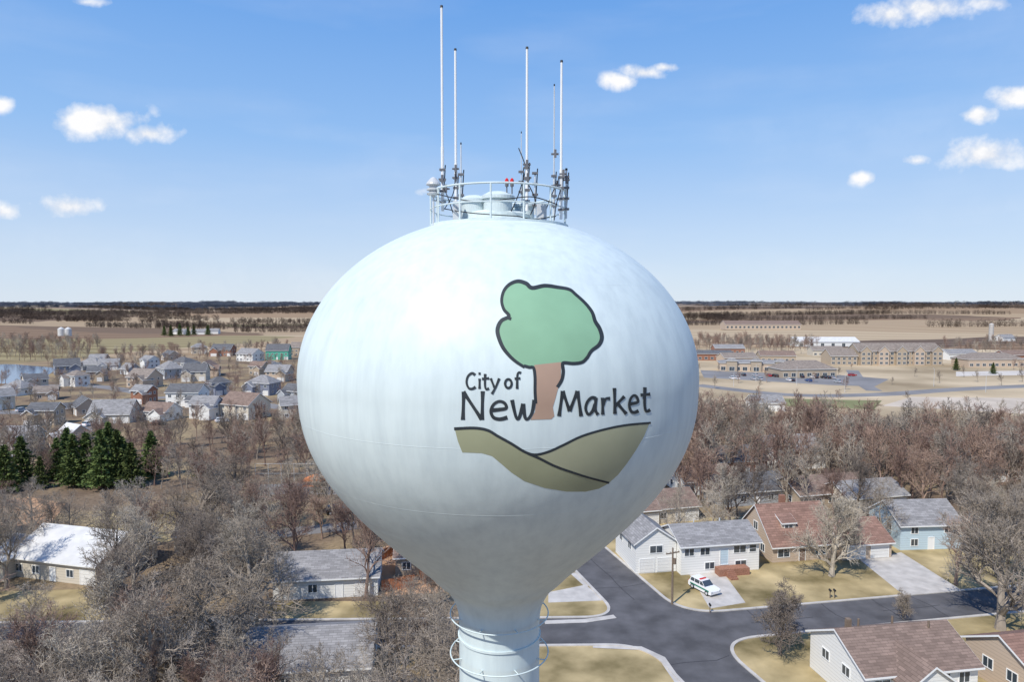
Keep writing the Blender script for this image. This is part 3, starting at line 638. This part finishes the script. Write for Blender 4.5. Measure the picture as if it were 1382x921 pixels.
PZ=[p[1] for p in low+up_]; PR=[p[0] for p in low+up_]
def Rad(z):
    if z<=PZ[0]: return PR[0]
    if z>=PZ[-1]: return 0
    i=bisect.bisect_right(PZ,z)-1; i=min(i,len(PZ)-2); t=(z-PZ[i])/(PZ[i+1]-PZ[i]); return PR[i]+(PR[i+1]-PR[i])*t
revolve(full,256,'tank_and_pedestal',M['tank'],tower)
def seam(z,wd=.024,hh=.0035):
    zz=[z-wd/2,z,z+wd/2]; revolve([(Rad(zz[0])+.0005,zz[0]),(Rad(z)+hh,z),(Rad(zz[2])+.0005,zz[2])],256,'weld_seam',M['tank'],tower,smooth=False)
for (u,v) in ((673,383),(673,607),(673,697),(673,741),(673,777),(673,815)):
    y=15.0
    for _ in range(30):
        q=P(u,v,y); y=TD-Rad(q.z)
    seam(q.z)
def to_tank(u,v):      # traced emblem point -> azimuth and height on the shell
    d=ray(u,v); y=13.0
    while y<22:
        x=d.x/d.y*y; z=H+d.z/d.y*y; f=math.hypot(x-TX,y-TD)-Rad(z)
        if f<0: break
        y+=.1
    lo_,hi=y-.1,y
    for _ in range(22):
        y=(lo_+hi)/2; x=d.x/d.y*y; z=H+d.z/d.y*y
        if math.hypot(x-TX,y-TD)-Rad(z)<0: hi=y
        else: lo_=y
    return math.atan2(x-TX,TD-y),z
def shell(th,z,off):
    r=Rad(z); k=(Rad(z+.05)-Rad(z-.05))/.1; n=math.sqrt(1+k*k); r+=off/n; z-=off*k/n
    return (r*math.sin(th),-r*math.cos(th),z)
def fill(name,px,off,mt,sm=0):
    pts=cat([(a,b_,0) for a,b_ in px],sm,True) if sm else [Vector((a,b_,0)) for a,b_ in px]
    den=[]
    for i in range(len(pts)):
        a=pts[i]; b_=pts[(i+1)%len(pts)]; n=max(1,int((b_-a).length/5))
        for k in range(n): den.append(a.lerp(b_,k/n))
    tz=[to_tank(p.x,p.y) for p in den]; P2=[Vector((t*6,z)) for t,z in tz]; n=len(P2)
    poly=[(p.x,p.y) for p in P2]; x0=min(p[0] for p in poly);x1=max(p[0] for p in poly);y0=min(p[1] for p in poly);y1=max(p[1] for p in poly)
    g=.09; x=x0+g/2
    while x<x1:
        y=y0+g/2
        while y<y1:
            if inpoly(x,y,poly) and min((p.x-x)**2+(p.y-y)**2 for p in P2[:n])>.04**2: P2.append(Vector((x,y)))
            y+=g
        x+=g
    out=delaunay_2d_cdt(P2,[(i,(i+1)%n) for i in range(n)],[],1,1e-5)
    fs=[]
    for f in out[2]:
        cx=sum(out[0][i].x for i in f)/len(f); cy=sum(out[0][i].y for i in f)/len(f)
        if inpoly(cx,cy,poly): fs.append(tuple(f))
    mkobj(name,[shell(v.x/6,v.y,off) for v in out[0]],fs,mt,parent=tower,smooth=True)
layer=[0]
def stroke(name,px,wd,off=.009,sm=5,closed=False,mt=None):
    pts=cat([(a,b_,0) for a,b_ in px],sm,closed) if sm else [Vector((a,b_,0)) for a,b_ in px]
    if not sm:
        d2=[]
        for i in range(len(pts)-1):
            for k in range(6): d2.append(pts[i].lerp(pts[i+1],k/6))
        pts=d2+[pts[-1]]
    n=len(pts); layer[0]+=1; off=off+layer[0]*.00018; vs=[];fs=[]
    for i,p in enumerate(pts):
        a=pts[(i-1)%n] if closed else pts[max(0,i-1)]; b_=pts[(i+1)%n] if closed else pts[min(n-1,i+1)]
        d=(b_-a).normalized(); nn_=Vector((-d.y,d.x,0)); ww=wd(i/(n-1)) if callable(wd) else wd
        for s in (-1,0,1):
            q=p+nn_*s*ww/2; vs.append(shell(*to_tank(q.x,q.y),off))
    for i in range(n if closed else n-1):
        a=3*i; c_=3*((i+1)%n)
        fs+=[(a,a+1,c_+1,c_),(a+1,a+2,c_+2,c_+1)]
    mkobj(name,vs,fs,mt or M['ink'],parent=tower)
canopy=[(708,496),(697,489),(687,480),(678,468),(672,452),(672,442),(677,433),(687,427),(680,418),(677,406),(680,393),(688,384),(699,380),(710,383),(718,389),(735,386),(752,388),(768,391),(777,398),(790,410),(799,422),(803,434),(809,444),(812,456),(808,466),(798,474),(792,484),(780,490),(762,491),(735,493)]
fill('emblem_tree_canopy',canopy,.004,M['leaf'],4)
fill('emblem_tree_trunk',[(721,493),(757,489),(757,503),(757,514),(753,525),(749,540),(746,550),(748,562),(744,566),(716,567),(722,556),(724,540),(722,515)],.007,M['trunkp'])
stroke('emblem_outline',canopy[0:27],lambda t:4.0+1.5*math.sin(t*9)**2)
stroke('emblem_outline',[(793,482),(786,489),(774,491),(762,490),(759,492),(760,502),(758,513),(752,523)],4.5)
stroke('emblem_outline',[(707,494),(714,496),(720,497),(722,510),(722,528),(723,545)],4.2)
stroke('emblem_outline',[(684,429),(690,431)],4)
L1=[(613,579),(640,578),(658,581),(672,589),(690,599),(708,610),(722,614),(740,610),(760,601),(785,589),(815,580),(845,574),(878,571)]
L2=[(712,612),(728,619),(748,629),(770,637),(795,645),(822,652)]
fill('emblem_left_hill',[(614,580),(640,579),(658,582),(672,590),(690,600),(712,612),(728,619),(748,629),(770,637),(795,645),(821,653),(808,660),(790,664),(765,664),(735,659),(708,650),(690,638),(676,626),(664,616),(650,612),(624,611),(618,596)],.004,M['hill'])
fill('emblem_right_hill',[(718,614),(740,611),(760,602),(785,590),(815,581),(845,575),(876,572),(869,589),(858,608),(845,627),(834,641),(823,651),(795,644),(770,636),(748,628),(730,619)],.006,M['hill2'])
stroke('emblem_outline',L1,lambda t:4-1.2*t); stroke('emblem_outline',L2,lambda t:3.6-1*t)
GL={'N':[([(.06,0),(.1,1)],0),([(.08,1),(.9,.02)],0),([(.92,0),(.95,1.02)],0)],
'e':[([(.1,.5),(.5,.54),(.88,.62),(.8,.9),(.5,1),(.2,.82),(.06,.45),(.2,.1),(.55,0),(.95,.1)],4)],
'w':[([(0,1),(.1,.45),(.2,.06),(.32,.08),(.5,.8)],4),([(.5,.8),(.58,.1),(.72,.02),(.9,.35),(1,1)],4)],
'M':[([(.04,0),(.2,1)],0),([(.2,1),(.5,.2)],0),([(.5,.2),(.84,1)],0),([(.84,1),(1,0)],0)],
'a':[([(.88,.95),(.55,1),(.2,.75),(.06,.35),(.28,.02),(.6,.2),(.82,.62)],4),([(.88,1),(.84,.3),(1.05,0)],4)],
'r':[([(.15,1),(.18,0)],0),([(.18,.55),(.5,.92),(1,.95)],4)],
'k':[([(.1,1),(.14,0)],0),([(.14,.3),(.85,.68)],0),([(.35,.4),(1,0)],0)],
't':[([(.45,1),(.42,.3),(.6,.02),(1,.08)],4),([(0,.68),(1,.72)],0)],
'C':[([(.95,.88),(.62,1),(.2,.8),(.06,.4),(.28,.05),(.65,0),(1,.12)],4)],
'i':[([(.5,.62),(.5,0)],0),([(.5,.86),(.5,1)],0)],
'y':[([(.02,1),(.45,.4)],0),([(.98,1),(.6,.45),(.15,0)],0)],
'f':[([(1,.96),(.68,1),(.45,.8),(.42,0)],4),([(.05,.62),(.9,.64)],0)]}
def glyph(ch,x0,x1,yt,yb,wd):
    if ch=='o':
        cx,cy,rx,ry=(x0+x1)/2,(yt+yb)/2,(x1-x0)/2-wd/2,(yb-yt)/2-wd/3
        stroke('letter_o',[(cx+rx*math.cos(t*math.pi/4),cy+ry*math.sin(t*math.pi/4)) for t in range(8)],wd,closed=True,sm=4); return
    for pts,sm in GL[ch]:
        px=[(x0+a*(x1-x0),yb+(yt-yb)*b_) for a,b_ in pts]
        w2=lambda t,w_=wd:w_*(.84+.5*(2*t-1)**2*.7)
        stroke('letter_'+ch,px,w2,sm=sm)
for a in (('N',623,653,529,567,4.9),('e',661,686,542,566,4.7),('w',691,721,540,566,4.7),('M',753,784,528,562,4.7),('a',789,806,537,560,4.4),('r',811,823,537,560,4.3),('k',827,845,524,559,4.3),('e',848,862,534,557,4.1),('t',864,877,523,556,4.1),
 ('C',629,642,504,525,3.4),('i',646,648.5,503,525,3.2),('t',650.5,660,505,526,3.2),('y',662,674,511,532,3.2),('o',680,692,511,525,3.2),('f',694,703,503,525,3.2)): glyph(*a)
# railing
zt=H+2.30; RR=2.12
mb=MB()
for i in range(14):
    t=2*math.pi*(i+.3)/14; x,y=RR*math.cos(t),RR*math.sin(t); mb.tube((x,y,zt-.1),(x,y,zt+1.07),.028,.028,8)
mb.obj('rail_posts',[M['tank']],parent=tower)
for z,r in ((zt+1.07,.03),(zt+.55,.022)): torus(RR,r,z,'rail_ring',M['tank'],tower)
revolve([(RR-.05,zt-.05),(RR+.05,zt-.05),(RR+.05,zt+.07),(RR-.05,zt+.07)],96,'toe_plate',M['tank'],tower,smooth=False)
for (x,y,r,h_) in ((-.75,-.5,.38,.78),(-.02,-.7,.44,.86),(.8,-.2,.3,.65),(.45,.9,.36,.7)):
    revolve([(r,0),(r,h_*.75),(r*1.18,h_*.75),(r*1.18,h_*.86),(r*.7,h_*1.0),(0.001,h_*1.05)],32,'roof_hatch',M['tank'],tower,loc=(x,y,H+2.45),smooth=False)
revolve([(.001,0),(1.15,0),(1.15,.18),(1.0,.26),(.001,.26)],40,'vent_base',M['tank'],tower,loc=(-.1,0,H+2.5),smooth=False)
mb=MB(); mb.box(-1.35,-1.1,-1.1,-.9,H+2.45,H+3.0); mb.box(1.15,1.45,-.9,-.6,H+2.4,H+2.95); mb.obj('equipment_boxes',[M['metal']],parent=tower)
def W(u,v,y):
    q=P(u,v,y); return (q.x-TX,q.y-TD,q.z)
def mast(u,vt,vb,y,r0,r1,mt='metal',clamps=True):
    t=W(u,vt,y); bt=W(u,vb,y); x0,y0=bt[0],bt[1]; mb=MB(); mb.tube((x0,y0,bt[2]),(x0,y0,bt[2]+(t[2]-bt[2])*.32),r0,r0,8); mb.tube((x0,y0,bt[2]+(t[2]-bt[2])*.32),(x0,y0,t[2]),r0*.8,r1,8)
    mb.tube((x0,y0,t[2]),(x0,y0,t[2]+.06),r1*1.4,r1*1.2,6,1)
    if clamps:
        for k in range(4):
            z=bt[2]+.25+k*.32; mb.box(x0-.09,x0+.09,y0-.06,y0+.06,z,z+.06,2)
        mb.tube((x0,y0+.04,bt[2]),(x0+.08,y0+.1,bt[2]+1.4),.018,.018,5,1)
    mb.obj('antenna_mast',[M['trim'] if mt=='trim' else M['metal'],M['black'],M['bracket']],parent=tower)
mast(597.5,10,285,20.9,.047,.035,'trim'); mast(615.5,68,292,22.6,.05,.035,'trim'); mast(711,66,285,19.9,.045,.032,'trim'); mast(757,84,296,20.6,.047,.032,'trim')
mast(747.5,116,290,22.3,.03,.018); mast(622.5,195,290,21.4,.03,.018); mast(703.5,180,285,22.0,.02,.012); mast(764,230,295,20.9,.03,.03); mast(722,236,290,20.8,.025,.02)
mb=MB()
for (u,v,y) in ((749,208,20.6),(760,235,20.6),(752,250,20.6),(764,243,20.9),(711,222,19.9),(712,240,19.9),(597,242,20.9),(602,255,20.9),(615,228,22.6),(615,240,22.6)):
    q=W(u,v,y); mb.box(q[0]-.11,q[0]+.11,q[1]-.05,q[1]+.05,q[2]-.02,q[2]+.02); mb.box(q[0]-.03,q[0]+.04,q[1]-.09,q[1]-.05,q[2]-.12,q[2]+.12)
mb.obj('mount_brackets',[M['bracket']],parent=tower)
def cable(pts,r=.014):
    cu=bpy.data.curves.new('cable','CURVE'); cu.dimensions='3D'; cu.bevel_depth=r; cu.bevel_resolution=1; s=cu.splines.new('POLY'); q=cat(pts,8); s.points.add(len(q)-1)
    for i,p in enumerate(q): s.points[i].co=(*p,1)
    cu.materials.append(M['black']); o=bpy.data.objects.new('cable',cu); col.objects.link(o); o.parent=tower
for k,(a,b_,c_) in enumerate((((711,225,19.9),(700,262,20.2),(690,285,20.6)),((711,245,19.9),(722,270,20),(716,290,20.5)),((757,235,20.6),(745,262,20.4),(735,288,20.9)),((757,255,20.6),(751,275,20.3),(748,297,19.9)),
   ((615,230,22.6),(612,260,22),(600,282,21)),((597,250,20.9),(605,268,20.5),(612,290,20.9)),((700,200,20.2),(706,215,20),(711,230,19.95)),((590,262,20.4),(640,272,19.6),(690,268,19.5)),((690,268,19.5),(720,266,19.6),(752,276,20.2)),((600,282,21),(640,288,19.8),(700,292,19.7)),((700,292,19.7),(720,296,19.8),(750,292,20.3)))):
    cable([W(*a),W(*b_),W(*c_)],.016)
mb=MB()
for du in (-3,4):
    q=W(687+du,262,20.6); 
    mb.tube(q,(q[0],q[1],q[2]+.22),.02,.02,6,1); mb.tube((q[0],q[1],q[2]+.22),(q[0],q[1],q[2]+.32),.05,.06,10,1); mb.tube((q[0],q[1],q[2]+.32),(q[0],q[1],q[2]+.42),.065,.055,12,0); mb.tube((q[0],q[1],q[2]+.42),(q[0],q[1],q[2]+.47),.055,.02,12,0)
mb.obj('obstruction_light',[M['red'],M['bracket']],parent=tower)
q=W(585,266,20.6); e=empty('siren',q,0,tower)
revolve([(.05,0),(.05,.05),(.18,.06),(.2,.1),(.12,.14),(.12,.17),(.2,.2),(.2,.24),(.12,.27),(.12,.32),(.22,.36),(.2,.42),(.08,.56),(.001,.6)],20,'siren_horn',M['metal'],e,smooth=False)
mb=MB(); mb.tube((0,0,-.9),(0,0,.05),.03,.03,8); mb.tube((0,0,-.1),(.35,.3,-.1),.025,.025,6); mb.obj('siren_post',[M['metal']],parent=e)
for v in (850,905):
    q=P(673,v,TD-1.2); z=q.z
    torus(1.58,.022,z,'pedestal_hoop',M['tank'],tower,k=8)
    mb=MB()
    for i in range(8):
        t=2*math.pi*(i+.5)/8; mb.tube((1.2*math.cos(t),1.2*math.sin(t),z-.03),(1.58*math.cos(t),1.58*math.sin(t),z),.02,.02,6)
    mb.obj('hoop_brackets',[M['tank']],parent=tower)
revolve([(1.30,H-10.75),(1.34,H-10.75),(1.34,H-10.68),(1.30,H-10.68)],96,'pedestal_flange',M['tank'],tower,smooth=False)
# ------------------------------------------------------------------ vehicles
def carmesh(paint,stripe=None):
    mb=MB()
    lowp=[(-2.3,.35),(-1.9,.28),(1.9,.28),(2.3,.35),(2.35,.75),(2.2,.98),(1.05,1.08),(-2.15,1.08),(-2.32,.85)]
    mb.prism([(x,z) for x,z in lowp],'y',-.92,.92,0)
    n=len(mb.v); bx=[(-2.1,1.08),(1.0,1.08),(.35,1.68),(-1.85,1.68)]
    for s,w0,w1 in ((-1,.86,.72),(1,.86,.72)):
        for (x,z) in bx: mb.v.append((x,s*(w0 if z<1.2 else w1),z))
    for f in ((0,1,2,3),(7,6,5,4),(3,2,6,7)): mb.f.append(tuple(n+i for i in f)); mb.m.append(0)
    for f in ((1,5,6,2),(4,0,3,7)): mb.f.append(tuple(n+i for i in f)); mb.m.append(1)
    for s in (-1,1):
        for (a,b_,c_,d_) in ((-1.95,-1.15,-1.15,-1.78),(-1.05,-.1,-.1,-1.05),(0,.85,.36,0)):
            mb.poly([(a,s*.868,1.12),(b_,s*.868,1.12),(c_,s*.757,1.6),(d_,s*.757,1.6)],1)
        for x in (-1.45,1.45):
            mb.tube((x,s*.72,.36),(x,s*.95,.36),.36,.36,18,2); mb.tube((x,s*.95,.36),(x,s*.965,.36),.2,.2,12,3)
        mb.box(2.27,2.37,s*.75-.15,s*.75+.15,.68,.84,3); mb.box(-2.36,-2.28,s*.78-.1,s*.78+.1,.75,1.0,4)
        if stripe: mb.box(-1.9,1.9,s*.925-.004,s*.925+.004,.62,.85,5)
    if stripe: mb.box(-.4,-.15,-.55,.55,1.69,1.8,4)
    me=bpy.data.meshes.new('car_body'); me.from_pydata(mb.v,[],mb.f)
    for q in (paint,M['glass'],M['rubber'],M['metal'],M['red'],stripe or M['metal']): me.materials.append(q)
    me.polygons.foreach_set('material_index',mb.m); return me
cpaint=[mat('car_paint_'+n,c,.25,.02,1,.6) for n,c in (('white',(.8,.8,.8)),('silver',(.45,.46,.48)),('black',(.03,.03,.035)),('red',(.4,.03,.03)),('blue',(.05,.1,.25)))]
cms=[carmesh(p) for p in cpaint]; cms=cms+cms[:3]*2; police=carmesh(cpaint[0],mat('teal_stripe',(.03,.22,.16),.4,.02))
def car(me,u,v,a,name='parked_car'):
    p=G(u,v); o=bpy.data.objects.new(name,me); o.location=(p.x,p.y,.02); o.rotation_euler=(0,0,a); col.objects.link(o)
car(police,950,798,math.radians(-62),'patrol_car')
for i in range(20):
    t=i/20; u=990+150*t+random.uniform(-4,4); v=507+random.choice((0,0,5))+5*t; car(random.choice(cms),u,v,random.choice((1.5,1.7)))
car(cms[3],1150,508,.2); car(cms[2],455,693,.4)
for (u,v) in ((120,575),(300,570),(60,556),(215,574),(30,556)): car(random.choice(cms),u,v,random.uniform(0,3))
# ------------------------------------------------------------------ street furniture
def upole(u,v,h_,arm=True):
    p=G(u,v); mb=MB(); mb.tube((0,0,0),(0,0,h_),.16,.11,8)
    if arm: mb.box(-1.1,1.1,-.06,.06,h_-.8,h_-.66); [mb.tube((x,0,h_-.66),(x,0,h_-.5),.04,.04,6) for x in (-1,-.4,.4,1)]; mb.tube((.25,-.1,h_-2.3),(.25,-.1,h_-1.5),.2,.2,10)
    mb.obj('utility_pole',[M['pole']],loc=(p.x,p.y,0),rotz=.4)
for (u,v,h_) in ((907,816,8),(1303,760,9),(820,700,9),(1490,780,9)): upole(u,v,h_)
def lamp(u,v,h_=9):
    p=G(u,v); mb=MB(); mb.tube((0,0,0),(0,0,h_),.09,.06,8); mb.tube((0,0,h_),(1.6,0,h_+.35),.04,.04,6); mb.box(1.5,2.1,-.12,.12,h_+.26,h_+.36); mb.obj('street_lamp',[M['metal']],loc=(p.x,p.y,0),rotz=random.uniform(0,6))
for (u,v) in ((1260,522),(1075,520),(1140,530),(1330,530),(1020,515),(990,522)): lamp(u,v)
def mailbox(u,v):
    p=G(u,v); mb=MB(); mb.box(-.05,.05,-.05,.05,0,1.05); mb.box(-.12,.12,-.25,.25,1.05,1.2,1); mb.prism([(-.12,1.2),(.12,1.2),(.08,1.28),(0,1.31),(-.08,1.28)],'y',-.25,.25,1); mb.obj('mailbox',[M['pole'],M['black']],loc=(p.x,p.y,0))
mailbox(1120,808); mailbox(1126,808); mailbox(958,828)
def fence(path,h_,mt,name):
    mb=MB()
    for a,b_ in zip(path[:-1],path[1:]):
        d=b_-a; n=max(1,int(d.length/.32)); u_=d.normalized()
        for i in range(n):
            c_=a+d*(i/n); e=a+d*((i+.88)/n); hh=h_+random.uniform(-.03,.03); nn_=Vector((-u_.y,u_.x,0))*.03
            k=len(mb.v); mb.v+=[tuple(q) for q in (c_-nn_,e-nn_,e+nn_,c_+nn_)]+[(q.x,q.y,hh) for q in (c_-nn_,e-nn_,e+nn_,c_+nn_)]
            for f in ((0,1,5,4),(1,2,6,5),(2,3,7,6),(3,0,4,7),(4,5,6,7)): mb.f.append(tuple(k+i_ for i_ in f)); mb.m.append(0)
    mb.obj(name,[mt])
fence([G(505,760),G(545,745),G(575,790)],1.8,M['fence'],'wood_fence'); fence([G(515,800),G(560,792)],1.8,M['fence'],'wood_fence'); fence([G(20,930),G(110,915),G(118,950)],1.8,M['fence'],'wood_fence')
p=G(424,662); mb=MB()
for x in (-2,2):
    for y in (-1.5,1.5): mb.tube((x,y,0),(x,y,2.6),.08,.08,6)
mb.prism([(-2.4,2.4),(2.4,2.4),(0,3.4)],'y',-1.8,1.8); mb.box(-2,2,-1.5,1.5,1.2,1.3); mb.obj('playground_shelter',[M['orange']],loc=p)
mb=MB()
for i in range(14): mb.tube((i*3,0,0),(i*3,0,4.5),.05,.05,5)
mb.tube((0,0,4.5),(39,0,4.5),.03,.03,5); mb.tube((0,0,2.2),(39,0,2.2),.03,.03,5); p=G(345,652); mb.obj('court_fence',[M['metal']],loc=p)
print('objects',len(bpy.data.objects),'time',time.time()-T0)
